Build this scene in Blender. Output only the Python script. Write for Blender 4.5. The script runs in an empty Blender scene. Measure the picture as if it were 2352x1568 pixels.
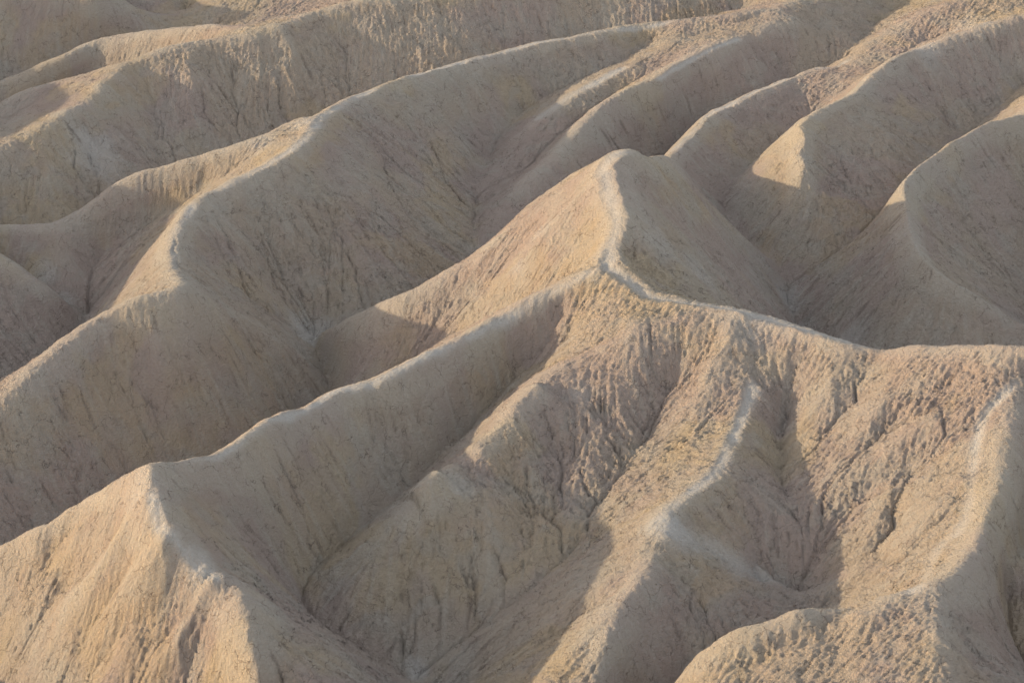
import bpy, math, time
import numpy as np
T0 = time.time()
QUICK = False      # True: coarse terrain for layout tests

# ------------------------------------------------------------------ camera, sky, sun, exposure
scene = bpy.context.scene
COL = scene.collection
SUN_EL, SUN_AZ = math.radians(11.5), math.radians(181.5)   # azimuth of the sun, counter-clockwise from +x
CAM_H, PITCH, FOC = 80.0, math.radians(22.0), 6050.0        # FOC: focal length in 2352-px-wide pixels
cam_d = bpy.data.cameras.new('camera'); cam = bpy.data.objects.new('camera', cam_d); COL.objects.link(cam)
cam.location = (0, 0, CAM_H); cam.rotation_euler = (math.pi/2 - PITCH, 0, 0)
cam_d.sensor_width = 36.0; cam_d.lens = 36.0*FOC/2352.0; cam_d.clip_start = 0.5; cam_d.clip_end = 3000
scene.camera = cam
world = bpy.data.worlds.new('World'); scene.world = world; world.use_nodes = True
wn = world.node_tree; bg = wn.nodes['Background']
sky = wn.nodes.new('ShaderNodeTexSky'); sky.sky_type = 'NISHITA'; sky.sun_disc = False
sky.sun_elevation = SUN_EL
sky.sun_rotation = math.pi/2 - SUN_AZ        # Blender: rotation 0 is +y, clockwise
sky.air_density = 1.0; sky.dust_density = 1.2; sky.ozone_density = 0.0
tint = wn.nodes.new('ShaderNodeMix'); tint.data_type = 'RGBA'; tint.blend_type = 'MULTIPLY'; tint.inputs[0].default_value = 1.0
tint.inputs[7].default_value = (1.11, 0.97, 0.88, 1)          # warm tint added over the sky to offset bluish shade
wn.links.new(sky.outputs[0], tint.inputs[6]); 
sky_fill = wn.nodes.new('ShaderNodeMix'); sky_fill.data_type = 'RGBA'; sky_fill.inputs[0].default_value = 0.78   # flat ambient colour added to even out the sunward glow
sky_fill.inputs[7].default_value = (1.04, 1.10, 1.18, 1); wn.links.new(tint.outputs[2], sky_fill.inputs[6]); wn.links.new(sky_fill.outputs[2], bg.inputs[0]); bg.inputs[1].default_value = 0.15
sd = bpy.data.lights.new('sun', 'SUN'); sd.energy = 1.15; sd.angle = math.radians(1.0); sd.color = (1.0, 0.80, 0.52)
sun = bpy.data.objects.new('sun', sd); COL.objects.link(sun)
from mathutils import Vector
sv = Vector((math.cos(SUN_EL)*math.cos(SUN_AZ), math.cos(SUN_EL)*math.sin(SUN_AZ), math.sin(SUN_EL)))
sun.rotation_euler = sv.to_track_quat('Z', 'Y').to_euler(); sun.location = sv*300
scene.view_settings.view_transform = 'Standard'; scene.view_settings.look = 'None'
scene.view_settings.exposure = 2.33; scene.view_settings.gamma = 1.0
scene.render.resolution_x = 1024; scene.render.resolution_y = 682

RIDGES = {
'main':[(1535,348,8.9),(1530,378,11.1),(1520,345,15.2),(1430,330,18),(1385,375,17.2),(1420,500,15.5),(1390,600,13.5),(1500,672,12.5),(1700,700,12.5),(1850,745,12),(2010,790,11.5),(2150,784,12.5),(2352,780,14),(2550,760,15)],
'A':[(1430,332,17.5),(1330,385,15),(1250,445,12.3),(1100,575,9),(930,672,6.7),(800,725,3.8),(740,752,1.5)],
'B':[(1390,605,13.5),(1250,665,12),(1130,725,10.8),(1000,790,10),(870,850,9.2),(760,885,8.7),(640,950,9),(500,1030,9.5),(400,1045,10.5),(330,1048,11)],
'Bleft':[(330,1050,11),(240,1100,8.5),(130,1160,6.5),(0,1232,4),(-200,1330,0)],
'Bright':[(330,1050,11),(350,1120,10),(365,1185,9),(430,1260,7.5),(530,1320,6.5),(650,1410,4),(760,1500,2),(860,1580,0)],
'C':[(1700,705,12.5),(1550,740,11.7),(1450,785,10.7),(1310,825,9.5),(1210,915,8.2),(1130,1000,7),(1060,1045,6.1),(990,1095,6.3),(945,1150,4.9),(840,1290,2)],
'D':[(1900,765,11.8),(1740,850,9.7),(1700,960,8.3),(1650,1070,7.4),(1530,1165,6.7),(1500,1230,6.1),(1430,1400,4.3),(1340,1568,2)],
'Dr':[(1520,1190,6.6),(1650,1270,4.2),(1820,1370,1.2)],
'Ec':[(2352,800,13.6),(2352,860,12.3),(2320,960,11),(2300,1100,9.4),(2255,1240,8.4),(2150,1330,8),(1900,1380,7),(1700,1430,6),(1600,1490,4.5),(1520,1600,2)],
'Er':[(2150,1330,8),(2160,1400,7.5),(2160,1568,6),(2170,1700,4)],
'Fr':[(2000,-60,14),(1830,0,13.5),(1700,30,13),(1500,42,12.5),(1300,78,12),(1150,112,11.4),(1000,150,11.3),(870,190,11.8),(760,240,12),(700,310,11.8),(600,380,10.9),(450,450,10),(400,530,9.2),(400,610,8.5),(425,645,9.4),(330,668,9),(220,715,8),(130,795,6.7),(0,905,5),(-200,1050,1)],
'Fe2':[(425,645,9.4),(500,690,6.8),(600,740,4),(680,800,1.4),(750,868,-1.4)],
'G':[(700,262,11.8),(560,315,10.4),(310,388,7.8),(180,480,4.7),(120,508,3.8),(0,505,3.7),(-150,520,4)],
'Hh':[(-200,450,7),(0,570,3.8),(100,640,1.8),(180,705,-.8)],
'J':[(1700,-110,15.5),(1500,-95,15.2),(1300,-75,15),(1100,-50,14.6),(900,-20,14),(720,22,13),(600,68,12),(430,97,11.2),(300,135,10.5),(190,228,9),(0,335,7),(-200,450,4.5)],
'Jl':[(300,135,10.5),(180,168,9),(60,195,8),(0,230,6.5),(-150,330,3)],
'K':[(590,66,12),(480,52,11),(250,80,8.6),(150,115,7.7),(0,178,5.3),(-150,260,3)],
'K2':[(-300,-80,9),(150,-60,11),(260,-20,9),(330,50,4.5)],
'bk':[(-400,-190,7),(200,-180,8),(700,-160,9)],
'Lr':[(1500,-95,15.2),(1420,-40,12.5),(1372,2,11),(1290,47,9.4),(1240,78,8)],
'm1':[(1780,20,13),(1700,52,12.3),(1560,95,11.2),(1440,145,10.4),(1330,205,9.3),(1250,255,8.1),(1180,310,6.6)],
'm2':[(1830,40,12.8),(1700,85,12),(1600,120,11.5),(1480,185,10.2),(1380,235,9.4),(1330,285,8.4),(1230,390,6.2),(1120,500,3.6)],
'n1':[(2400,-60,16.5),(2180,5,14.5),(2010,85,11.8),(1930,155,10.4),(1850,148,10.6),(1760,195,10.1),(1640,245,9.8),(1580,300,9.2),(1535,348,9)],
'n2':[(2500,10,16),(2352,35,15),(2110,105,13.5),(2000,175,12.3),(1960,218,11.5),(1850,262,11.5),(1840,390,9),(1835,480,6.6),(1820,560,4.6)],
'n2l':[(1850,262,11.5),(1780,325,8.4),(1715,388,6.3)],
'n3':[(2500,150,14.5),(2352,255,12.5),(2230,315,11.3),(2090,405,10.5),(2080,480,9.5),(2110,590,8.2),(2200,670,6.5),(2352,745,4.3),(2500,800,2.5)],
'C2':[(1310,825,9.5),(1240,862,8.6),(1150,942,7),(1070,1037,5.4)],
'Ecr':[(2352,900,11.8),(2352,980,10.6),(2345,1100,9.1),(2300,1240,7.9),(2215,1350,7.4),(2220,1450,6.5),(2240,1568,5.3)],
'mainr':[(1470,338,17.4),(1445,385,16.8),(1462,450,15.8),(1470,520,14.8),(1440,600,13.2)],
'D2':[(1770,862,9.4),(1728,960,8.1),(1683,1070,7.2)],
'Bn':[(530,1320,6.5),(562,1450,4.7),(587,1568,2.9),(600,1660,1.4)],
}
GULLIES = {
'W':[(1480,110,10.2),(1400,150,9.4),(1250,220,7.7),(1180,270,6.5),(1110,380,4.4),(1090,470,3.2),(1082,560,2.2),(1000,680,1.4),(850,745,.8),(720,768,.2),(735,820,-.5),(755,900,-1.8),(700,980,-3),(600,1080,-3.6),(300,1200,-4),(0,1400,-5),(-200,1500,-6)],
'AB':[(1290,665,10),(1150,720,7.2),(1030,765,4.9),(930,825,2.7),(820,880,.4),(765,905,-1.6)],
'BC':[(1290,715,10.5),(1240,790,8.6),(1180,865,6.6),(1050,1010,3.9),(900,1150,2),(740,1290,.6),(690,1370,-.4),(760,1450,-1.3),(930,1550,-2.7),(1000,1650,-4)],
'CD':[(1560,840,9.3),(1530,900,8),(1480,1010,6.1),(1380,1150,4.2),(1290,1290,2),(1160,1395,.3),(1040,1480,-1.6),(950,1560,-3)],
'DE':[(1825,880,9),(1800,960,7.3),(1790,1080,5.9),(1836,1187,4.9),(1725,1272,3.5),(1775,1312,3),(1835,1365,2.2),(1880,1430,1.5),(1800,1500,.9),(1650,1560,.3),(1560,1600,-.5),(1480,1680,-2)],
'Ex':[(2460,1050,7.4),(2400,1180,5.7),(2345,1270,4.7),(2310,1342,3.8),(2307,1429,2.7),(2350,1520,1.3),(2430,1650,0)],
'Bv':[(-200,1480,-5),(-60,1520,-3.5),(60,1610,-3),(250,1720,-3.2),(600,1800,-4)],
'FG':[(640,325,11),(520,390,8),(440,455,5.6),(330,520,3.4),(230,590,1.2),(205,660,-.3),(195,730,-1.8),(100,860,-3.3),(-100,1000,-5)],
'GJ':[(880,271,5),(700,345,3.2),(500,425,1.8),(300,490,1.2),(150,540,1),(0,560,.5),(-200,600,0)],
'GH':[(-150,590,1.5),(-20,600,.8),(100,670,-.3),(180,720,-1.3)],
'JK':[(500,85,10),(300,170,5.5),(150,240,2.5),(0,320,1),(-150,420,-1)],
'KK':[(700,70,7),(420,110,4),(200,160,2),(0,240,0),(-150,320,-2)],
'K3':[(450,-60,8),(420,30,5)],
'JF':[(1700,20,11),(1560,58,10.2),(1450,90,9.3),(1300,115,8.6),(1050,192,7.2),(880,271,5)],
'mm':[(1600,125,11.3),(1480,172,9.8),(1380,240,8.2),(1300,300,6.9),(1200,395,4.8),(1120,460,3.5)],
'mN':[(2050,20,11.6),(1960,105,10.6),(1930,140,9.6),(1850,180,8.2),(1750,235,7),(1600,300,5.2),(1500,385,3.6),(1400,480,2.8),(1250,570,1.8),(1090,640,.8)],
'nn':[(2130,92,12),(2000,170,10.6),(1925,218,9.6),(1850,285,7.7),(1780,345,6.7),(1700,405,5.7),(1660,450,5),(1670,500,4.3),(1740,570,3.6),(1800,630,2.8),(1822,720,1.4),(1900,870,-.1),(2000,950,-.5),(2200,1050,-1),(2500,1080,-2)],
'n23':[(2352,190,10),(2230,300,7.8),(2100,400,7.3),(1980,540,5.2),(1900,595,4),(1830,640,2.9)],
'n3r':[(2500,400,6),(2352,660,2.6),(2400,760,1),(2500,850,-1)],
}

# ------------------------------------------------------------------ terrain skeleton
# crest and gully lines of the badlands: sight-line angle (as survey coordinates) and height above the wash
def unproj(px, py, h):
    u = (px-1176.)/FOC; v = -(py-784.)/FOC
    dy = math.cos(PITCH)+v*math.sin(PITCH); dz = -math.sin(PITCH)+v*math.cos(PITCH)
    t = (h-CAM_H)/dz
    return (u*t, dy*t, h)

def dense(pts, step=0.12):
    """world polyline, Catmull-Rom through the survey points"""
    P = np.array([unproj(*p) for p in pts]); n = len(P)
    Q = np.vstack([2*P[0]-P[1], P, 2*P[-1]-P[-2]]); out = []
    for i in range(n-1):
        a, b, c, d = Q[i:i+4]; m = max(2, int(np.linalg.norm(c-b)/step))
        t = np.linspace(0, 1, m, endpoint=False)[:, None]
        xy = 0.5*((2*b)+(c-a)*t+(2*a-5*b+4*c-d)*t*t+(3*b-3*c+d-a)*t**3)
        # heights: monotone (no overshoot) blend
        s = t*t*(3-2*t)*0.5+t*0.5
        xy[:, 2] = (b[2]+(c[2]-b[2])*s)[:, 0]
        out.append(xy)
    out.append(P[-1:]); return np.vstack(out)

LAP = .15
rng = np.random.default_rng(7)
_perm = {}
def vnoise(x, y, seed):
    """smooth value noise, arrays in, about -1..1"""
    if seed not in _perm: _perm[seed] = np.random.default_rng(seed).uniform(-1, 1, (256, 256)).astype(np.float32)
    g = _perm[seed]
    xi = np.floor(x).astype(int); yi = np.floor(y).astype(int)
    fx = (x-xi).astype(np.float32); fy = (y-yi).astype(np.float32)
    fx = fx*fx*fx*(fx*(fx*6-15)+10); fy = fy*fy*fy*(fy*(fy*6-15)+10)
    xi &= 255; yi &= 255; x1 = (xi+1) & 255; y1 = (yi+1) & 255
    return (g[yi, xi]*(1-fx)+g[yi, x1]*fx)*(1-fy)+(g[y1, xi]*(1-fx)+g[y1, x1]*fx)*fy
def fbm(x, y, seed, octv=4, gain=0.5):
    s = 0; a = 1; n = 0
    for o in range(octv):
        c, d = math.cos(o*1.3), math.sin(o*1.3)
        s = s+a*vnoise((x*c-y*d)*2**o+13.7*o, (x*d+y*c)*2**o+7.3*o, seed+o); n += a; a *= gain
    return s/n

X0, X1, Y0, Y1 = -100., 104., 92., 348.
def background(X, Y):
    """badland ridges beyond the surveyed part, same trend as the surveyed ones"""
    a = math.radians(52); s = (X*math.sin(a)-Y*math.cos(a))+5*fbm(X/30, Y/30, 91, 2)
    t = (s/24.) % 1.0
    r = 1-np.abs(2*t-1)
    h = 0.035*(Y-150)-1+11*r+3*fbm(X/18, Y/18, 95, 3)
    h = h-9*np.clip((-X-25)/25, 0, 1)*np.clip((185-Y)/30, 0, 1)       # unseen near-left ground lowered to keep its shadow off the slopes
    return h

def solve():
    lines = [dense(p) for p in list(RIDGES.values())+list(GULLIES.values())]
    Z = None
    for res, it in ((4., 500), (2., 500), (1., 500), (.5, 400), (.25, 220)):
        nx = int(round((X1-X0)/res))+1; ny = int(round((Y1-Y0)/res))+1
        gx = X0+np.arange(nx)*res; gy = Y0+np.arange(ny)*res
        X, Y = np.meshgrid(gx, gy)
        sm = np.zeros((ny, nx)); ct = np.zeros((ny, nx)); mx = np.full((ny, nx), -99.); mn = np.full((ny, nx), 99.)
        for P in lines:
            i = np.rint((P[:, 0]-X0)/res).astype(int); j = np.rint((P[:, 1]-Y0)/res).astype(int)
            ok = (i >= 0) & (i < nx) & (j >= 0) & (j < ny); i, j, h = i[ok], j[ok], P[ok, 2]
            np.add.at(sm, (j, i), h); np.add.at(ct, (j, i), 1)
            np.maximum.at(mx, (j, i), h); np.minimum.at(mn, (j, i), h)
        fix = ct > 0; val = sm/np.maximum(ct, 1)
        if res == .5 :
            bad = fix & (mx-mn > 1.5)
            print('conflict cells', [(float(gx[i]), float(gy[j]), round(float(mn[j, i]),1), round(float(mx[j, i]),1)) for j, i in list(zip(*np.where(bad)))[:12]])
        # surveyed area
        D = CAM_H-3.; dist = np.hypot(Y, D)
        px = 1176+FOC*X/(Y*math.cos(PITCH)+D*math.sin(PITCH)); py = 784+FOC*np.tan(np.arctan2(D, Y)-PITCH)
        out = (Y > 292) | (px < -420) | (px > 2720) | (py < -190) | (py > 1850)
        B = background(X, Y)
        fx_out = out & ~fix; val = np.where(fx_out, B, val); fix = fix | fx_out
        if Z is None: Z = np.where(fix, val, val[fix].mean())
        else:
            Z = up2(Z)[:ny, :nx]; Z = np.where(fix, val, Z)
        for k in range(it):
            A = np.pad(Z, 1, mode='edge')
            n4 = (A[:-2, 1:-1], A[2:, 1:-1], A[1:-1, :-2], A[1:-1, 2:])
            d4 = (A[:-2, :-2], A[2:, 2:], A[:-2, 2:], A[2:, :-2])
            N = .25*sum(n4)
            if k > it*LAP:
                q = .70711     # infinity-harmonic step: straight slopes between crest and gully
                dd = [Z+(d-Z)*q for d in d4]
                mxx = np.maximum.reduce(list(n4)+dd); mnn = np.minimum.reduce(list(n4)+dd)
                N = .2*N+.8*.5*(mxx+mnn)
            Z = np.where(fix, val, N)
    return gx, gy, Z
def up2(Z):
    ny, nx = Z.shape; U = np.zeros((2*ny, 2*nx)); A = np.pad(Z, ((0, 1), (0, 1)), mode='edge')
    U[::2, ::2] = Z; U[1::2, ::2] = .5*(A[:-1, :-1]+A[1:, :-1]); U[::2, 1::2] = .5*(A[:-1, :-1]+A[:-1, 1:])
    U[1::2, 1::2] = .25*(A[:-1, :-1]+A[1:, :-1]+A[:-1, 1:]+A[1:, 1:]); return U
def blur(Z, s):
    r = int(3*s)+1; k = np.exp(-.5*(np.arange(-r, r+1)/s)**2); k /= k.sum()
    A = np.pad(Z, ((r, r), (0, 0)), mode='edge'); Z = sum(k[i]*A[i:i+Z.shape[0]] for i in range(2*r+1))
    A = np.pad(Z, ((0, 0), (r, r)), mode='edge'); return sum(k[i]*A[:, i:i+Z.shape[1]] for i in range(2*r+1))

# ------------------------------------------------------------------ secondary forms, given where the eye meets the slope
# (points, depth in m: negative cuts a gully, positive raises a rib, half width in m)
FORMS = [
 # lit flank of the lower-left hill
 ([(335,1120),(240,1215),(150,1310),(60,1440)], -1.23, .9), ([(365,1200),(290,1290),(220,1400),(150,1500)], -1.01, .8),
 ([(300,1085),(200,1165),(100,1250),(0,1330)], -0.90, .8), ([(430,1275),(340,1370),(220,1490),(120,1590)], -1.23, .9),
 ([(490,1300),(400,1400),(330,1500),(300,1590)], -1.01, .8), ([(530,1335),(460,1440),(410,1540),(395,1620)], -0.75, .8),
 ([(345,1150),(270,1250),(190,1350),(100,1450)], 0.67, .8), ([(400,1235),(320,1330),(220,1440)], 0.78, .8),
 ([(500,1315),(430,1430),(350,1560)], 0.67, .7), ([(180,1130),(110,1210),(30,1290)], -0.67, .7),
 # flank of the central cone
 ([(1285,480),(1200,545),(1120,630),(1030,738)], -.6, 1.2), ([(1340,430),(1250,560),(1130,660)], .3, 1.2), ([(1230,470),(1110,590),(1000,690)], .25, 1.0),
 # amphitheatre under the divide
 ([(1330,690),(1280,780),(1230,850)], -.3, 1.0), ([(1500,740),(1400,780)], .2, .8),
 ([(1640,770),(1590,860),(1550,930)], -.45, .9), ([(1700,740),(1640,850),(1560,990)], .35, 1.0), ([(1590,770),(1530,880)], .25, .8),
 ([(2020,800),(1960,900),(1900,1000),(1860,1040)], -.6, 1.1), ([(2230,840),(2100,920),(1980,1010),(1880,1090)], -.5, 1.0),
 ([(2180,1000),(2080,1060),(1980,1120),(1890,1170)], -.5, 1.0), ([(2150,860),(2020,960),(1900,1050)], .35, 1.0),
 ([(2200,950),(2060,1030),(1900,1130)], .35, 1.0), ([(2085,1080),(2065,1150),(2035,1220),(2034,1278)], -.7, .5),
 ([(2190,1110),(2120,1200),(2045,1280)], .3, 1.0), ([(1860,800),(1800,880)], -.3, .8), ([(1930,820),(1880,930),(1845,990)], .3, .9),
 ([(1800,920),(1795,1000),(1792,1090),(1800,1140),(1836,1187)], -.35, .3), ([(1721,1270),(1745,1300),(1772,1312)], -.3, .3),
 ([(1848,272),(1841,330),(1838,400),(1834,480)], .5, .7),
 # flank below the fork
 ([(1490,1260),(1400,1350),(1280,1450),(1180,1560)], -.4, .9), ([(1450,1330),(1370,1430),(1260,1568)], .3, .9), ([(1430,1390),(1350,1490),(1300,1580)], -.4, .7),
 ([(1540,1290),(1420,1400),(1390,1470)], .2, .6),
 # big foreground shoulder
 ([(2060,1350),(1900,1420),(1740,1500),(1640,1590)], -.35, 1.0), ([(1960,1370),(1800,1440),(1660,1500),(1600,1560)], .3, .9), ([(2080,1400),(1950,1480),(1850,1590)], -.3, .9),
 ([(1590,1480),(1560,1530),(1545,1590)], -.5, .6),
 # shaded fronts
 ([(1080,1080),(1120,1200),(1110,1400)], .25, 1.5), ([(1250,960),(1290,1080),(1330,1180)], -.3, 1.0), ([(1150,1000),(1200,1150),(1230,1290)], -.25, 1.1),
 ([(930,1330),(930,1430),(945,1530)], -.3, .6), ([(1000,1200),(1010,1350),(1060,1450)], -.2, .8),
 ([(690,880),(700,1020),(730,1180),(735,1260)], -.3, 1.2), ([(560,1000),(640,1150),(720,1280)], .25, 1.2), ([(860,870),(880,1000),(880,1090)], -.25, 1.0),
 ([(450,1080),(560,1220),(680,1350)], -.25, 1.0), ([(1000,820),(1050,900),(1080,950)], .2, 1.0),
 ([(725,340),(740,500),(732,620),(728,740)], -.5, 1.6), ([(600,420),(620,560),(650,700)], -.35, 1.3), ([(830,260),(900,400),(1010,560)], -.35, 1.5), ([(960,190),(1020,330),(1090,460)], .3, 1.5),
 ([(520,480),(560,620),(640,720)], .3, 1.3), ([(1050,170),(1090,270),(1110,370)], -.3, 1.2),
 ([(330,690),(360,820),(440,980)], .3, 1.6), ([(420,700),(520,850),(600,960)], -.35, 1.5), ([(250,760),(290,900),(330,1020)], -.3, 1.4), ([(120,860),(160,1000),(170,1100)], -.3, 1.4),
 ([(330,150),(350,260),(340,370)], -.4, 1.4), ([(420,110),(440,230),(430,340)], .35, 1.4), ([(520,100),(540,200),(530,290)], -.35, 1.3), ([(200,260),(210,360),(200,470)], -.35, 1.0),
 ([(650,60),(670,150),(660,230)], .3, 1.4), ([(760,30),(790,120),(780,190)], -.3, 1.4), ([(100,310),(110,400),(105,480)], .3, 1.2),
 ([(1500,200),(1480,280),(1440,340)], -.3, 1.3), ([(1650,130),(1660,200),(1620,240)], .3, 1.2), ([(1740,90),(1800,150),(1820,190)], -.35, 1.1),
 ([(1900,300),(1930,420),(1850,560)], -.3, 1.4), ([(2000,260),(2040,340),(2020,420)], .3, 1.3), ([(2120,170),(2170,260),(2200,310)], -.4, 1.3), ([(1880,400),(1900,480),(1860,590)], .2, 1.2),
 ([(1480,420),(1600,520),(1760,640)], -.25, 1.2), ([(1460,520),(1560,620),(1680,690)], .2, 1.2),
 ([(2180,420),(2230,520),(2300,640)], -.3, 1.3), ([(2260,340),(2310,440),(2352,540)], .3, 1.3), ([(2060,520),(1980,600),(1880,690)], .2, 1.2), ([(2110,620),(2040,700),(1960,760)], -.25, 1.1),
 ([(2180,1380),(2230,1460),(2280,1560)], -.3, 1.0), ([(1560,1290),(1600,1380),(1590,1470)], -.25, .8), ([(1640,1310),(1690,1370),(1680,1420)], .2, .8),
]
# worn footpaths along the crests: (points, half width in m)
TRAILS = [
 ([(1450,332),(1405,352),(1384,378),(1383,410),(1402,445),(1424,485),(1426,520),(1416,560),(1402,600),(1410,628),(1450,655),(1500,675),(1570,688),(1650,697),(1740,712),(1840,742),(1940,768),(2010,792)], .48),
 ([(1404,605),(1330,628),(1250,667),(1150,712),(1050,752),(950,802),(860,852),(770,885),(720,902),(650,942),(560,1000),(500,1030),(420,1045)], .22),
 ([(1960,130),(1900,152),(1850,160),(1790,180),(1740,205),(1690,232),(1640,260),(1600,290),(1570,325),(1550,345)], .26),
 ([(2340,860),(2270,940),(2245,1000),(2235,1080),(2225,1160),(2200,1220),(2150,1270),(2100,1320),(2060,1370)], .33),
 ([(1725,860),(1700,930),(1680,1000),(1655,1060),(1610,1105),(1550,1145),(1520,1175),(1512,1215)], .33),
 ([(450,455),(412,490),(396,530),(390,580),(398,615)], .26),
 ([(870,190),(800,215),(740,250),(705,290),(700,320),(640,365),(560,405),(480,440)], .28),
 ([(350,1100),(362,1180),(400,1235),(450,1275),(510,1312)], .3),
 ([(1440,145),(1390,160),(1330,195),(1270,235),(1220,270)], .35),
 ([(1550,45),(1400,65),(1300,80),(1200,100),(1100,118),(1000,150),(930,172)], .2),
 ([(1700,72),(1620,100),(1560,125),(1500,160)], .18),
 ([(1512,1200),(1560,1232),(1650,1282),(1740,1330),(1815,1370)], .6),
]
# deep drying cracks and runnels cut into the slopes
CRACKS = [[(1199,816),(1181,845),(1159,870)],[(1501,863),(1494,938),(1480,989),(1458,1025)],[(1361,917),(1372,942),(1386,956)],[(1379,874),(1379,935)],
 [(1365,971),(1400,1007),(1419,1035)],[(915,888),(947,938),(961,956)],[(1026,892),(1038,930),(1051,967)],[(893,935),(907,974)],[(839,902),(846,960),(857,1025)],
 [(1426,1004),(1419,1058),(1393,1112),(1365,1155),(1350,1213)],[(1325,1051),(1343,1105),(1368,1144)],[(1321,1137),(1347,1166)],[(1199,1076),(1224,1126),(1257,1177),(1285,1205)],
 [(1267,1076),(1271,1120),(1278,1177)],[(1084,1249),(1091,1310),(1096,1349),(1095,1393)],[(1125,1249),(1149,1292),(1163,1331)],[(1059,1285),(1069,1339),(1094,1349)],
 [(987,1317),(1001,1349),(1012,1385),(1008,1429),(1008,1483)],[(915,1418),(933,1472),(940,1490)],[(954,1400),(954,1454),(940,1492)],[(925,1015),(936,1061)],[(875,1051),(897,1079)],
 [(987,1220),(954,1285),(940,1321)],[(807,1393),(781,1443)],[(1588,1313),(1584,1385)],[(450,1083),(504,1148),(562,1205),(612,1263),(652,1324)],[(529,1119),(562,1191),(612,1241)],
 [(590,1090),(641,1177),(677,1220)],[(666,1133),(702,1191),(706,1241),(727,1277)],[(734,1112),(749,1177),(774,1213),(785,1249)],[(436,1169),(479,1238),(529,1277)],[(482,1220),(562,1292)],
 [(252,1004),(279,1056)],[(90,1097),(119,1151)],[(202,1220),(137,1292),(119,1328)],[(342,1256),(313,1328),(252,1364)],[(396,1537),(407,1497),(450,1418)],[(360,1378),(290,1420),(223,1465)],
 [(1797,1004),(1789,1069),(1793,1094),(1786,1133),(1811,1159),(1836,1191)],[(2077,1105),(2067,1148),(2049,1220),(2032,1274)],[(1883,1252),(1860,1295),(1842,1325)],
 [(2311,1252),(2337,1285),(2315,1321),(2297,1339)],[(2290,1389),(2297,1429),(2283,1454),(2333,1508)],[(1721,1270),(1748,1292),(1771,1310)],[(1811,841),(1804,920),(1807,956),(1793,1017)],
 [(1973,845),(1966,913)],[(1523,794),(1530,884)],[(2045,560),(1991,603)],[(580,470),(598,535),(634,643),(652,664)],[(486,488),(522,560),(576,686)],[(403,524),(407,614)],[(522,816),(544,870)],
 [(288,848),(360,934)],[(382,913),(410,955),(439,1003)],[(547,765),(605,787)],[(1930,144),(1951,115)],[(2099,504),(2164,554)],[(1600,1520),(1560,1568)],[(1400,1490),(1330,1568)],
 [(170,300),(172,400),(178,470)],[(60,400),(58,480)],[(460,190),(468,260)],[(1240,300),(1270,270)],[(1090,440),(1086,520)],[(980,300),(1010,380),(1060,460)],[(870,330),(900,420),(960,520)]]
HILLS = [
 (('main', 'A'), 'pale central cone with a footpath along its crest and onto the divide'),
 (('B', 'Bleft', 'Bright', 'Bn'), 'long spur from the cone to the sharp sunlit hilltop at lower left'),
 (('C', 'C2'), 'rounded knobbly spur below the centre, sunlit on top with a shaded front'),
 (('D', 'Dr'), 'spur right of centre whose pale path forks at its foot'),
 (('Ec', 'Er'), 'broad lumpy shoulder filling the lower right foreground'),
 (('Fr', 'Fe2'), 'long curving ridge left of the cone with a large shaded face'),
 (('G', 'Hh'), 'low dark ridge at the left edge in front of the tall far wall'),
 (('J', 'Jl', 'Lr'), 'high far ridge at upper left with a tall shaded wall'),
 (('K', 'K2', 'bk'), 'farthest slopes in the upper left corner'),
 (('m1', 'm2'), 'twin narrow ridges running down behind the cone at top centre'),
 (('n1',), 'low winding ridge with a footpath behind the right side of the cone'),
 (('n2', 'n2l'), 'upper right ridge ending in a sunlit triangular point'),
 (('n3',), 'ridge at the right edge with a sharp bend and sunlit tip'),
]
PATH_LABELS = ['pale footpath over the central cone and along the divide', 'faint path along the spur to the lower left hilltop',
 'footpath on the low winding ridge at upper right', 'wide trodden path on the lower right shoulder', 'pale path down the crest of the spur right of centre',
 'short grey path on the bend of the curving ridge', 'pale path near the top of the curving ridge', 'grey path down the crest of the lower left hill',
 'bleached track on the twin ridges at top centre', 'faint path on the far crest at top centre', 'short bleached track on the nearer twin ridge', 'broad pale band running down right from the fork of the centre spur']
# bleached or silted patches: point, radius in m, strength
STAINS = [(715,765,2.2,.7),(1815,690,1.8,.6),(1515,1195,1.6,.75),(695,285,2.2,.6),(600,330,1.8,.4),(1400,590,1.5,.5),(1740,760,2.5,.35),(330,1100,1.5,.4),(470,1285,1.5,.5),
 (2230,60,3,.4),(2120,110,2.5,.5),(1190,620,1.5,.5),(1250,530,1.3,.4),(960,1545,1.2,.6),(100,640,1.8,.5),(150,690,1.5,.5),(240,350,3,.45),(190,330,2.5,.45),(1520,560,2.,.4),(1600,620,2.,.4),(1330,900,1.6,.4),(1050,1120,1.6,.4),(1600,1255,1.3,.6),(1690,1310,1.3,.55),(1560,1220,1.3,.6),(1850,745,1.6,.4),(1950,775,1.6,.4)]
RIBS = [([(1250,875),(1200,925),(1130,1000),(1065,1043)], .6, 1.5), ([(1010,1080),(985,1100),(948,1148)], .6, 1.3),
 ([(2352,256),(2230,316),(2092,406),(2081,480),(2111,590),(2200,670),(2345,742)], .75, .9), ([(2110,106),(2000,176),(1960,218),(1850,262)], .35, .8)]
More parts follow.
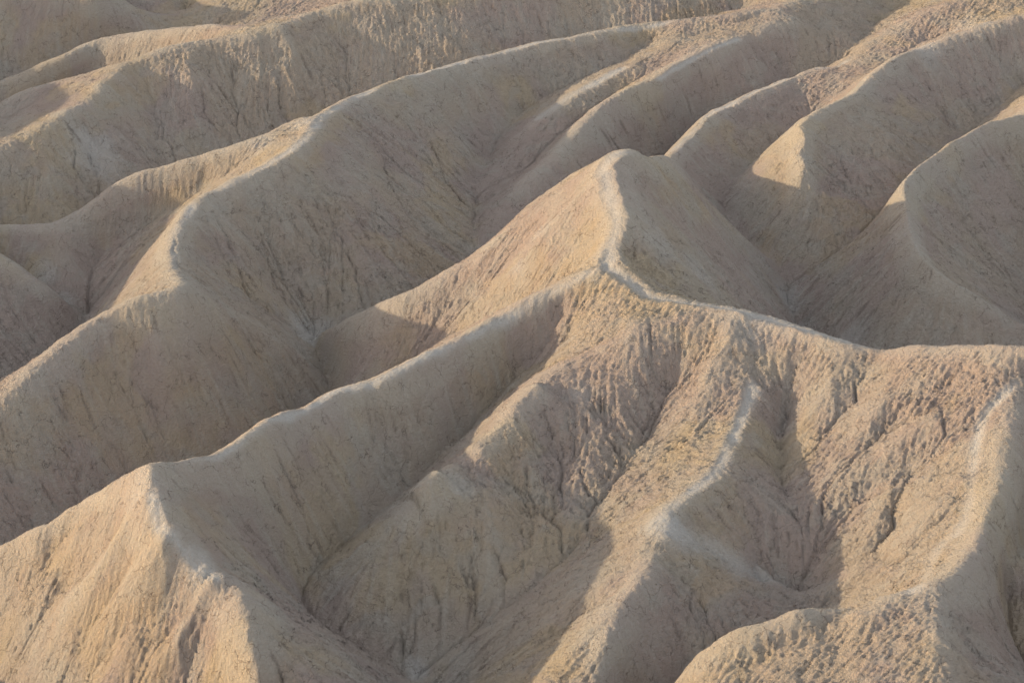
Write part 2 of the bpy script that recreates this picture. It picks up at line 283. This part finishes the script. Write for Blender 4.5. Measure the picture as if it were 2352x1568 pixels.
# ------------------------------------------------------------------ base surface
gx, gy, Z = solve()
RES = .25
Za, Zb = blur(Z, .75), blur(Z, 2.3)               # round crests, keep the gully floors narrow
wq = blur(np.clip(.5+(Za-Zb)/.12, 0, 1), 1.5); Z = Za*(1-wq)+Zb*wq
def samp(G, x, y, x0, y0, r):
    """bilinear sample of grid G"""
    fx = np.clip((x-x0)/r, 0, G.shape[1]-1.001); fy = np.clip((y-y0)/r, 0, G.shape[0]-1.001)
    i = fx.astype(int); j = fy.astype(int); a = fx-i; b = fy-j
    return (G[j, i]*(1-a)+G[j, i+1]*a)*(1-b)+(G[j+1, i]*(1-a)+G[j+1, i+1]*a)*b
def land(px, py):
    """where the sight line of a surveyed point meets the base surface"""
    h = np.linspace(22, -8, 600); X, Y, _ = unproj(px, py, h)
    d = h-samp(Z, X, Y, X0, Y0, RES); k = int(np.argmax(d < 0))
    if d[k] >= 0: return None
    t = d[k-1]/(d[k-1]-d[k]); return X[k-1]+(X[k]-X[k-1])*t, Y[k-1]+(Y[k]-Y[k-1])*t
_rp = []
for _p in RIDGES.values():
    _q = np.array([unproj(*p) for p in _p])
    for a, b, pa, pb in zip(_q, _q[1:], np.array(_p, float), np.array(_p, float)[1:]):
        for t in np.linspace(0, 1, 40): _rp.append((*(pa+(pb-pa)*t)[:2], *(a+(b-a)*t)[:2]))
_rp = np.array(_rp)
def on_crest(px, py):
    d = np.hypot(_rp[:, 0]-px, _rp[:, 1]-py); k = int(d.argmin())
    return tuple(_rp[k, 2:]) if d[k] < 32 else land(px, py)
def curve2(pts, step=.2, crest=False):
    P = [(on_crest if crest else land)(*p) for p in pts]; P = np.array([p for p in P if p is not None])
    if len(P) < 2: return None
    gap = np.hypot(*np.diff(P, axis=0).T)
    if gap.max() > 11: print('gap', pts[0], gap.round(1))
    Q = np.vstack([2*P[0]-P[1], P, 2*P[-1]-P[-2]]); out = []
    for i in range(len(P)-1):
        a, b, c, d = Q[i:i+4]; m = max(2, int(np.linalg.norm(c-b)/step)); t = np.linspace(0, 1, m, endpoint=False)[:, None]
        out.append(.5*((2*b)+(c-a)*t+(2*a-5*b+4*c-d)*t*t+(3*b-3*c+d-a)*t**3))
    out.append(P[-1:]); return np.vstack(out)

# ------------------------------------------------------------------ fine grid of the surveyed area
r = .25 if QUICK else .125
FX0, FX1, FY0, FY1 = -62., 64., 119., 291.
fxs = np.arange(FX0, FX1+1e-6, r); fys = np.arange(FY0, FY1+1e-6, r)
def cubic_w(c, x0, rr, n):
    f = (c-x0)/rr; i = np.floor(f).astype(int); t = f-i
    w = np.stack([-.5*t+t*t-.5*t**3, 1-2.5*t*t+1.5*t**3, .5*t+2*t*t-1.5*t**3, -.5*t*t+.5*t**3])
    return np.clip(np.stack([i-1, i, i+1, i+2]), 0, n-1), w
def resample(G, xs, ys):
    iy, wy = cubic_w(ys, Y0, RES, G.shape[0]); ix, wx = cubic_w(xs, X0, RES, G.shape[1])
    A = sum(wy[k][:, None]*G[iy[k]] for k in range(4)); return sum(wx[k][None, :]*A[:, ix[k]] for k in range(4))
B = resample(Z, fxs, fys).astype(np.float32)
FX, FY = np.meshgrid(fxs, fys)
def distfield(P, maxd):
    """distance to polyline P on the fine grid, only near it (others maxd); also the parameter 0..1 along it"""
    D = np.full(B.shape, maxd, np.float32); T = np.zeros(B.shape, np.float32); n = len(P)
    for k, (x, y) in enumerate(P):
        i0 = int((x-maxd-FX0)/r); i1 = int((x+maxd-FX0)/r)+2; j0 = int((y-maxd-FY0)/r); j1 = int((y+maxd-FY0)/r)+2
        i0, j0 = max(i0, 0), max(j0, 0); i1, j1 = min(i1, B.shape[1]), min(j1, B.shape[0])
        if i1 <= i0 or j1 <= j0: continue
        d = np.hypot(FX[j0:j1, i0:i1]-x, FY[j0:j1, i0:i1]-y); s = D[j0:j1, i0:i1]; m = d < s
        s[m] = d[m]; T[j0:j1, i0:i1][m] = k/max(1, n-1)
    return D, T
wobx = .35*fbm(FX/2.1, FY/2.1, 301, 3); 
for pts, amp, w in FORMS:
    P = curve2(pts)
    if P is None: continue
    if abs(amp) < .46 and w >= 1.: amp *= 1.6
    P = P+np.stack([.3*np.sin(np.arange(len(P))*.35+P[0, 0]), .3*np.cos(np.arange(len(P))*.27+P[0, 1])], 1)
    D, T = distfield(P, 3*w); taper = np.sin(np.pi*np.clip(T*.86+.1, 0, 1))
    D = D+wobx*w*(D < 3*w)
    B += (amp*taper*np.clip(1-np.abs(D)/(2.2*w), 0, 1)**1.5).astype(np.float32)

for pts, amp, w in RIBS:
    P = curve2(pts, .2, True); D, T = distfield(P, 2.2*w)
    B += (amp*np.clip(np.sin(np.pi*T)*3, 0, 1)*np.clip(1-D/(2.2*w), 0, 1)**1.3).astype(np.float32)
crk = np.zeros(B.shape, np.float32)
for q, pts in enumerate(CRACKS):
    P = curve2(pts, .1)
    if P is None: continue
    s_ = np.arange(len(P))*.1; rg = np.random.default_rng(500+q)
    off = np.cumsum(rg.standard_normal((len(P), 2))*.03, 0); off -= np.linspace(0, 1, len(P))[:, None]*off[-1]
    P = P+off; D, T = distfield(P, 1.6); wd = .05+.07*T
    c_ = np.clip(1.3-D/wd, 0, 1)*np.clip(T*3+.3, 0, 1); crk = np.maximum(crk, c_); B -= .12*c_*np.clip(.4+vnoise(FX/.7, FY/.7, 77)+.3, .1, 1)+.10*np.clip(1-D/1.3, 0, 1)*T
# broad irregularities, then running water: rills from flow accumulation
B += (.22*fbm(FX/5.5, FY/5.5, 11, 3)+.10*fbm(FX/1.7, FY/1.7, 21, 3)).astype(np.float32)
def flow(Hh):
    ny, nx = Hh.shape; best = np.full(Hh.shape, 1e-6, np.float32); rec = np.arange(ny*nx).reshape(ny, nx).copy()
    ids = np.arange(ny*nx).reshape(ny, nx)
    for dj, di in ((0, 1), (0, -1), (1, 0), (-1, 0), (1, 1), (1, -1), (-1, 1), (-1, -1)):
        L = math.hypot(dj, di)
        a = Hh[max(0, -dj):ny-max(0, dj), max(0, -di):nx-max(0, di)]; b = Hh[max(0, dj):ny+min(0, dj), max(0, di):nx+min(0, di)]
        s = (a-b)/L; v = best[max(0, -dj):ny-max(0, dj), max(0, -di):nx-max(0, di)]; m = s > v
        v[m] = s[m]; rec[max(0, -dj):ny-max(0, dj), max(0, -di):nx-max(0, di)][m] = ids[max(0, dj):ny+min(0, dj), max(0, di):nx+min(0, di)][m]
    order = np.argsort(-Hh.ravel(), kind='stable').tolist(); rc = rec.ravel().tolist(); acc = [1.0]*(ny*nx)
    for k in order:
        q = rc[k]
        if q != k: acc[q] += acc[k]
    return np.array(acc, np.float32).reshape(ny, nx)
lit_side = np.clip((FX*.25-(FY-165)*.5)/12, -1, 1)              # the near amphitheatre is the most weathered
rough = np.clip(.55+.7*fbm(FX/9, FY/9, 41, 3)+.15*lit_side, .34, .9)         # where the crust is deeply rilled and where smooth
W1 = B+.05*fbm(FX/.6, FY/.6, 31, 3).astype(np.float32)
acc = flow(W1)*(r/.125)**2
steep0 = np.clip((np.hypot(*np.gradient(blur(B, 3.), r))-.2)/.3, 0, 1)
ch = np.clip(np.log(acc/110.)/math.log(6000./110.), 0, 1)
ch = blur(ch, .5)
B -= (.30*ch*(.3+1.0*rough)).astype(np.float32)
B -= (.16*(1-.25*np.clip((FY-190)/50, 0, 1))*np.clip(np.log(acc/14.)/math.log(300./14.), 0, 1)*steep0*(.5+.7*rough)).astype(np.float32)
B -= (.16*blur(np.clip(np.log(acc/900.)/2.5, 0, 1), 2.2)).astype(np.float32)
# down-slope streaks: noise smeared along the fall line
S = blur(B, 3.0); gY, gX = np.gradient(S, r); gm = np.hypot(gX, gY)+1e-4; slope = gm.copy()
ux, uy = gX/gm, gY/gm
wn_ = rng.standard_normal(B.shape).astype(np.float32); wn_ = blur(wn_, .6)*2; lic = wn_.copy(); cnt = 1
for sgn in (1, -1):
    cx, cy = FX.copy(), FY.copy()
    for k in range(9):
        vx = samp(ux, cx, cy, FX0, FY0, r); vy = samp(uy, cx, cy, FX0, FY0, r)
        cx = cx+sgn*vx*r*1.1; cy = cy+sgn*vy*r*1.1
        lic = lic+samp(wn_, cx, cy, FX0, FY0, r); cnt += 1
lic = lic/lic.std()
steep = np.clip((slope-.25)/.4, 0, 1)
B += (.018*lic*steep*(.5+rough)).astype(np.float32)
# popcorn crust
c1 = 1-np.abs(vnoise(FX/.42+wobx, FY/.55, 51))*2; c2 = 1-np.abs(vnoise(FX/.23, FY/.3+wobx, 52))*2; c3 = vnoise(FX/.9, FY/1.1, 53)
gr = rng.standard_normal(B.shape).astype(np.float32); g2 = gr.copy()
for k in (1., 2., 3.):                                  # short crumbs drawn out down the slope
    for sgn in (1, -1): g2 = g2+(1-.22*k)*samp(gr, FX+sgn*ux*r*k, FY+sgn*uy*r*k, FX0, FY0, r)
g2 /= g2.std()
crust = (.034*c1+.026*c2+.04*c3+.040*gr+.040*g2)*(1-.65*np.clip(blur(B, 3.)-blur(B, 9.), 0, .3)/.3)
# footpaths: trodden smooth, slightly sunk, pale
trail = np.zeros(B.shape, np.float32); tid = np.full(B.shape, -1, np.int16)
for tn, (pts, w) in enumerate(TRAILS):
    P = curve2(pts, .1, True)
    if P is None: continue
    D, T = distfield(P, w*4+.8); D = D*(1+.35*fbm(FX/4, FY/4, 66, 2))+.5*w*fbm(FX/1.3, FY/1.3, 61, 3)
    core = (.85 if w > .5 else 1.)*np.exp(-(D/(1.25*w))**2)*np.clip(.75+1.0*fbm(FX/3.2, FY/3.2, 67, 3), .4 if w < .45 else .7, 1)*np.clip(np.sin(np.pi*T)*6, 0, 1); tid[(core > trail) & (core > .4)] = tn; trail = np.maximum(trail, core)
    B -= ((.03 if w > .5 else .28 if w > .4 else .12 if w > .25 else .05)*core).astype(np.float32)
    rim = np.exp(-((D-1.9*w)/(.6*w))**2)*np.clip(np.sin(np.pi*T)*6, 0, 1); B += ((.08 if .4 < w < .5 else .015)*rim).astype(np.float32)
crust = crust*(1-.15*np.clip((FY-190)/50, 0, 1))*(1-.8*trail)*(.35+.75*rough)
B += crust.astype(np.float32)
# convexity of the land at two scales: crests weather pale, channel floors collect pale silt
cv = blur(B, 3./(r/.125)); conv = np.clip((cv-blur(B, 14./(r/.125)))*1.6, -1, 1)
silt = blur(np.clip(np.log(acc/2500.)/2.5, 0, 1), 2.0)
chan = ch

# ------------------------------------------------------------------ one grid: fine inside, coarse outside
xs = np.concatenate([np.arange(X0, FX0, .75), fxs, np.arange(FX1+.75, X1, .75)])
ys = np.concatenate([np.arange(Y0, FY0, .75), fys, np.arange(FY1+.75, Y1, .75)])
ia = int(np.searchsorted(xs, FX0-1e-9)); ja = int(np.searchsorted(ys, FY0-1e-9))
G = resample(Z, xs, ys); GX, GY = np.meshgrid(xs, ys)
G += .22*fbm(GX/5.5, GY/5.5, 11, 3)
def embed(A, fill=0.):
    O = np.full(G.shape, fill, np.float32); O[ja:ja+A.shape[0], ia:ia+A.shape[1]] = A; return O
edge = np.minimum(np.minimum(FX-FX0, FX1-FX), np.minimum(FY-FY0, FY1-FY)); fade = np.clip(edge/2., 0, 1)
Gs = G[ja:ja+B.shape[0], ia:ia+B.shape[1]]
G[ja:ja+B.shape[0], ia:ia+B.shape[1]] = Gs*(1-fade)+B*fade
TAN, MAUVE, OCHRE, GREY = (.44, .362, .29), (.415, .33, .288), (.49, .385, .25), (.43, .39, .34)
PALE, DUST, DARK, CRACK = (.53, .485, .42), (.57, .545, .515), (.33, .27, .215), (.13, .10, .085)
BUMP = 1.0
def mixc(c, f, col):
    f = np.clip(f, 0, 1)[..., None].astype(np.float32); return c*(1-f)+np.array(col, np.float32)*f
def ss(x, a, b): t = np.clip((x-a)/(b-a), 0, 1); return t*t*(3-2*t)
def paint():
    """pigment of the clay: beds and blotches, bleached crests and paths, silt in the washes; shade painted into the cracks"""
    u, v = FX+1.2*fbm(FX/3, FY/3, 71, 3), FY+1.2*fbm(FX/3, FY/3, 74, 3)
    bed = B+.10*FX-.06*FY+1.5*fbm(u/12, v/12, 81, 3)
    c = np.empty(B.shape+(3,), np.float32); c[:] = MAUVE
    c = mixc(c, ss(fbm(u/8, v/8, 101, 4), -.18, .22), TAN)
    c = mixc(c, .55*ss(fbm(u/6, v/6, 111, 4), .05, .35), OCHRE)
    c = mixc(c, .5*ss(np.sin(bed*.9)+.8*fbm(u/4, v/4, 121, 3), .5, 1.3), GREY)
    c = mixc(c, .45*ss(fbm(u/1.6, v/1.6, 131, 4), .05, .4), GREY)
    c = mixc(c, .3*ss(fbm(u/1.1, v/1.3, 141, 4), .1, .45), MAUVE)
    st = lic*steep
    c = mixc(c, .3*ss(st, .2, 2.2), PALE)
    c = mixc(c, .4*ss(conv+.15*fbm(FX/.8, FY/.8, 151, 3), .3, .9), PALE)
    c = mixc(c, .6*ss(silt, .05, .7), PALE)
    c = mixc(c, .42*crk*np.clip(.6+fbm(FX/.9, FY/.9, 78, 2), 0, 1), CRACK)  # cuts painted dark for the shade the grid is too coarse to hold
    for px_, py_, rad, k_ in STAINS:
        q = land(px_, py_)
        if q is None: continue
        d_ = np.hypot(FX-q[0], (FY-q[1])*.8)/rad+.5*fbm(FX/1.5, FY/1.5, 171, 4)
        c = mixc(c, k_*ss(1-d_, .0, .9), DUST)
    c = mixc(c, .85*np.clip(trail*1.25, 0, 1), DUST)
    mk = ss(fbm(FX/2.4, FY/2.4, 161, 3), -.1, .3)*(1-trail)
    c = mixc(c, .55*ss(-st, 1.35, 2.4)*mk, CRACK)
    return c
CC = paint()
K = embed(CC[..., 0], TAN[0]), embed(CC[..., 1], TAN[1]), embed(CC[..., 2], TAN[2])
PIG = np.stack(K+(np.ones_like(K[0]),), -1)
ATTR = {'trail': embed(trail)}


# ------------------------------------------------------------------ clay material
def mat_clay():
    m = bpy.data.materials.new('dry_clay'); m.use_nodes = True; nt = m.node_tree; N = nt.nodes; Lk = nt.links
    b = N['Principled BSDF']; b.inputs['Roughness'].default_value = .95; b.inputs['Specular IOR Level'].default_value = .15
    def nd(t, **kw):
        n = N.new(t)
        for k, v in kw.items(): setattr(n, k, v)
        return n
    tc = nd('ShaderNodeTexCoord')
    def noise(scale, det=4, rough_=.55, vec=None, dist=0.):
        n = nd('ShaderNodeTexNoise'); n.inputs['Scale'].default_value = scale; n.inputs['Detail'].default_value = det
        n.inputs['Roughness'].default_value = rough_; n.inputs['Distortion'].default_value = dist
        Lk.new(vec or tc.outputs['Object'], n.inputs['Vector']); return n.outputs['Fac']
    def mapr(x, a, b_, c=0., d=1.):
        n = nd('ShaderNodeMapRange'); n.inputs[1].default_value = a; n.inputs[2].default_value = b_; n.inputs[3].default_value = c; n.inputs[4].default_value = d
        Lk.new(x, n.inputs[0]); return n.outputs[0]
    def math_(op, a, b_=None):
        n = nd('ShaderNodeMath', operation=op)
        for k, v in ((0, a), (1, b_)):
            if v is None: continue
            if isinstance(v, (int, float)): n.inputs[k].default_value = v
            else: Lk.new(v, n.inputs[k])
        return n.outputs[0]
    def mix(f, a, b_):
        n = nd('ShaderNodeMix', data_type='RGBA')
        if isinstance(f, (int, float)): n.inputs[0].default_value = f
        else: Lk.new(f, n.inputs[0])
        for k, v in ((6, a), (7, b_)):
            if isinstance(v, tuple): n.inputs[k].default_value = v+(1,)
            else: Lk.new(v, n.inputs[k])
        return n.outputs[2]
    def attr(name):
        n = nd('ShaderNodeAttribute', attribute_name=name); return n.outputs['Fac']
    fine = noise(5., 4, .7); speck = noise(15., 2, .6)
    at = nd('ShaderNodeAttribute', attribute_name='pigment'); c = at.outputs['Color']
    c = mix(mapr(fine, .35, .7, 0, .4), c, DARK)  # dark grain painted in, standing for shadows in small pits
    c = mix(mapr(speck, .6, .72, 0, .3), c, PALE)
    # drying cracks: thin, broken, dark
    mp = nd('ShaderNodeMapping'); mp.inputs['Scale'].default_value = (1, .8, .55); Lk.new(tc.outputs['Object'], mp.inputs[0])
    wv = nd('ShaderNodeVectorMath', operation='ADD'); nn_ = nd('ShaderNodeTexNoise'); nn_.inputs['Scale'].default_value = 1.6; nn_.inputs['Detail'].default_value = 4
    Lk.new(tc.outputs['Object'], nn_.inputs['Vector']); Lk.new(mp.outputs[0], wv.inputs[0]); Lk.new(nn_.outputs['Color'], wv.inputs[1])
    vo = nd('ShaderNodeTexVoronoi', feature='DISTANCE_TO_EDGE'); vo.inputs['Scale'].default_value = .95; Lk.new(wv.outputs[0], vo.inputs['Vector'])
    crack = mapr(vo.outputs['Distance'], .0, .02, 1, 0)
    crack = math_('MULTIPLY', crack, mapr(noise(.8, 4, .6), .44, .56))
    ck = math_('MULTIPLY', crack, mapr(attr('trail'), 0, .6, 1, .1))
    c = mix(math_('MULTIPLY', ck, .7), c, CRACK)
    Lk.new(c, b.inputs['Base Color'])
    h = math_('ADD', math_('MULTIPLY', noise(5.5, 4, .75), .42), math_('MULTIPLY', noise(1.8, 3, .6), .12))
    h = math_('SUBTRACT', h, math_('MULTIPLY', ck, .06))
    bp = nd('ShaderNodeBump'); bp.inputs['Strength'].default_value = BUMP; bp.inputs['Distance'].default_value = 1.0
    Lk.new(h, bp.inputs['Height']); Lk.new(bp.outputs[0], b.inputs['Normal'])
    return m
CLAY = mat_clay()

co = np.stack([GX, GY, G], -1).astype(np.float32); ny, nx = G.shape
idx = np.arange(nx*ny).reshape(ny, nx)
fc = np.stack([idx[:-1, :-1], idx[:-1, 1:], idx[1:, 1:], idx[1:, :-1]], -1).reshape(-1, 4)
dzx = np.gradient(G, xs, axis=1); dzy = np.gradient(G, ys, axis=0)
NRM = np.stack([-dzx, -dzy, np.ones_like(G)], -1); NRM /= np.linalg.norm(NRM, axis=-1, keepdims=True); NRM = NRM.reshape(-1, 3).astype(np.float32)
def build(name, faces):
    used, inv = np.unique(faces.ravel(), return_inverse=True)
    me = bpy.data.meshes.new(name); v = co.reshape(-1, 3)[used]
    me.vertices.add(len(v)); me.vertices.foreach_set('co', v.ravel())
    me.loops.add(faces.size); me.loops.foreach_set('vertex_index', inv.ravel().astype(np.int32))
    me.polygons.add(len(faces)); me.polygons.foreach_set('loop_start', np.arange(0, faces.size, 4, dtype=np.int32))
    me.update(calc_edges=True); me.polygons.foreach_set('use_smooth', np.ones(len(faces), bool))
    me.normals_split_custom_set_from_vertices(NRM[used])
    for k, A in ATTR.items():
        a = me.attributes.new(k, 'FLOAT', 'POINT'); a.data.foreach_set('value', A.ravel()[used].astype(np.float32))
    a = me.attributes.new('pigment', 'FLOAT_COLOR', 'POINT'); a.data.foreach_set('color', PIG.reshape(-1, 4)[used].astype(np.float32).ravel())
    me.materials.append(CLAY)
    o = bpy.data.objects.new(name, me); COL.objects.link(o); o['kind'] = 'structure'
    return o
# ------------------------------------------------------------------ split along gullies into hills; paths are their own sheets of the same skin
R2 = .5; Zs = blur(Z[::2, ::2], 1.2); n2y, n2x = Zs.shape; up = np.arange(n2y*n2x).reshape(n2y, n2x).copy(); ids = up.copy(); best = np.zeros(Zs.shape)
for dj, di in ((0, 1), (0, -1), (1, 0), (-1, 0), (1, 1), (1, -1), (-1, 1), (-1, -1)):
    sl_a = (slice(max(0, -dj), n2y-max(0, dj)), slice(max(0, -di), n2x-max(0, di))); sl_b = (slice(max(0, dj), n2y+min(0, dj)), slice(max(0, di), n2x+min(0, di)))
    sc = (Zs[sl_b]-Zs[sl_a])/math.hypot(dj, di); m = sc > best[sl_a]
    best[sl_a][m] = sc[m]; up[sl_a][m] = ids[sl_b][m]
rid = np.full(n2y*n2x, -1, int)                       # a cell on a crest belongs to that hill
for hn, (keys, lab) in enumerate(HILLS):
    for k_ in keys:
        P = dense(RIDGES[k_], .25)
        for oj in (-1, 0, 1):
            for oi in (-1, 0, 1):
                i = np.rint((P[:, 0]-X0)/R2).astype(int)+oi; j = np.rint((P[:, 1]-Y0)/R2).astype(int)+oj
                ok = (i >= 0) & (i < n2x) & (j >= 0) & (j < n2y); rid[j[ok]*n2x+i[ok]] = hn
u_ = up.ravel().copy(); on = rid >= 0; u_[on] = np.flatnonzero(on)
for k in range(12): u_ = u_[u_]
hid = rid[u_].reshape(n2y, n2x)
for k in range(60):                                    # fill the flats from their neighbours
    un = hid < 0
    if not un.any(): break
    for dj, di in ((0, 1), (0, -1), (1, 0), (-1, 0)):
        sh = np.roll(hid, (dj, di), (0, 1)); m = (hid < 0) & (sh >= 0); hid[m] = sh[m]
X2, Y2 = np.meshgrid(X0+np.arange(n2x)*R2, Y0+np.arange(n2y)*R2)
for k in range(3):                                     # tidy ragged edges by majority
    cnt_ = np.stack([blur((hid == h_).astype(float), 1.2) for h_ in range(len(HILLS))]); hid = cnt_.argmax(0)
fcx = np.clip(np.rint((GX[:-1, :-1]-X0)/R2).astype(int), 0, n2x-1); fcy = np.clip(np.rint((GY[:-1, :-1]-Y0)/R2).astype(int), 0, n2y-1)
fh = hid[fcy, fcx]
outer = (np.abs(GX[:-1, :-1]) > 4+GY[:-1, :-1]*.21) | (GY[:-1, :-1] < 126) | (GY[:-1, :-1] > 288)
fh = np.where(outer, len(HILLS), fh)
tf = np.full(G.shape, -1, np.int16); tf[ja:ja+B.shape[0], ia:ia+B.shape[1]] = tid; tf = tf[:-1, :-1]
fh = np.where((tf >= 0) & ~outer, 100+tf, fh).ravel()
for hn, (keys, lab) in enumerate(HILLS):
    f = fc[fh == hn]
    if len(f) == 0: continue
    o = build('hill', f); o['label'] = lab; o['category'] = 'hill'
for tn, lab in enumerate(PATH_LABELS):
    f = fc[fh == 100+tn]
    if len(f) == 0: continue
    o = build('footpath', f); o['label'] = lab; o['category'] = 'footpath'
o = build('terrain', fc[fh == len(HILLS)]); o['label'] = 'eroded clay badlands beyond the framed ridges'; o['category'] = 'badlands'
print('done', time.time()-T0)
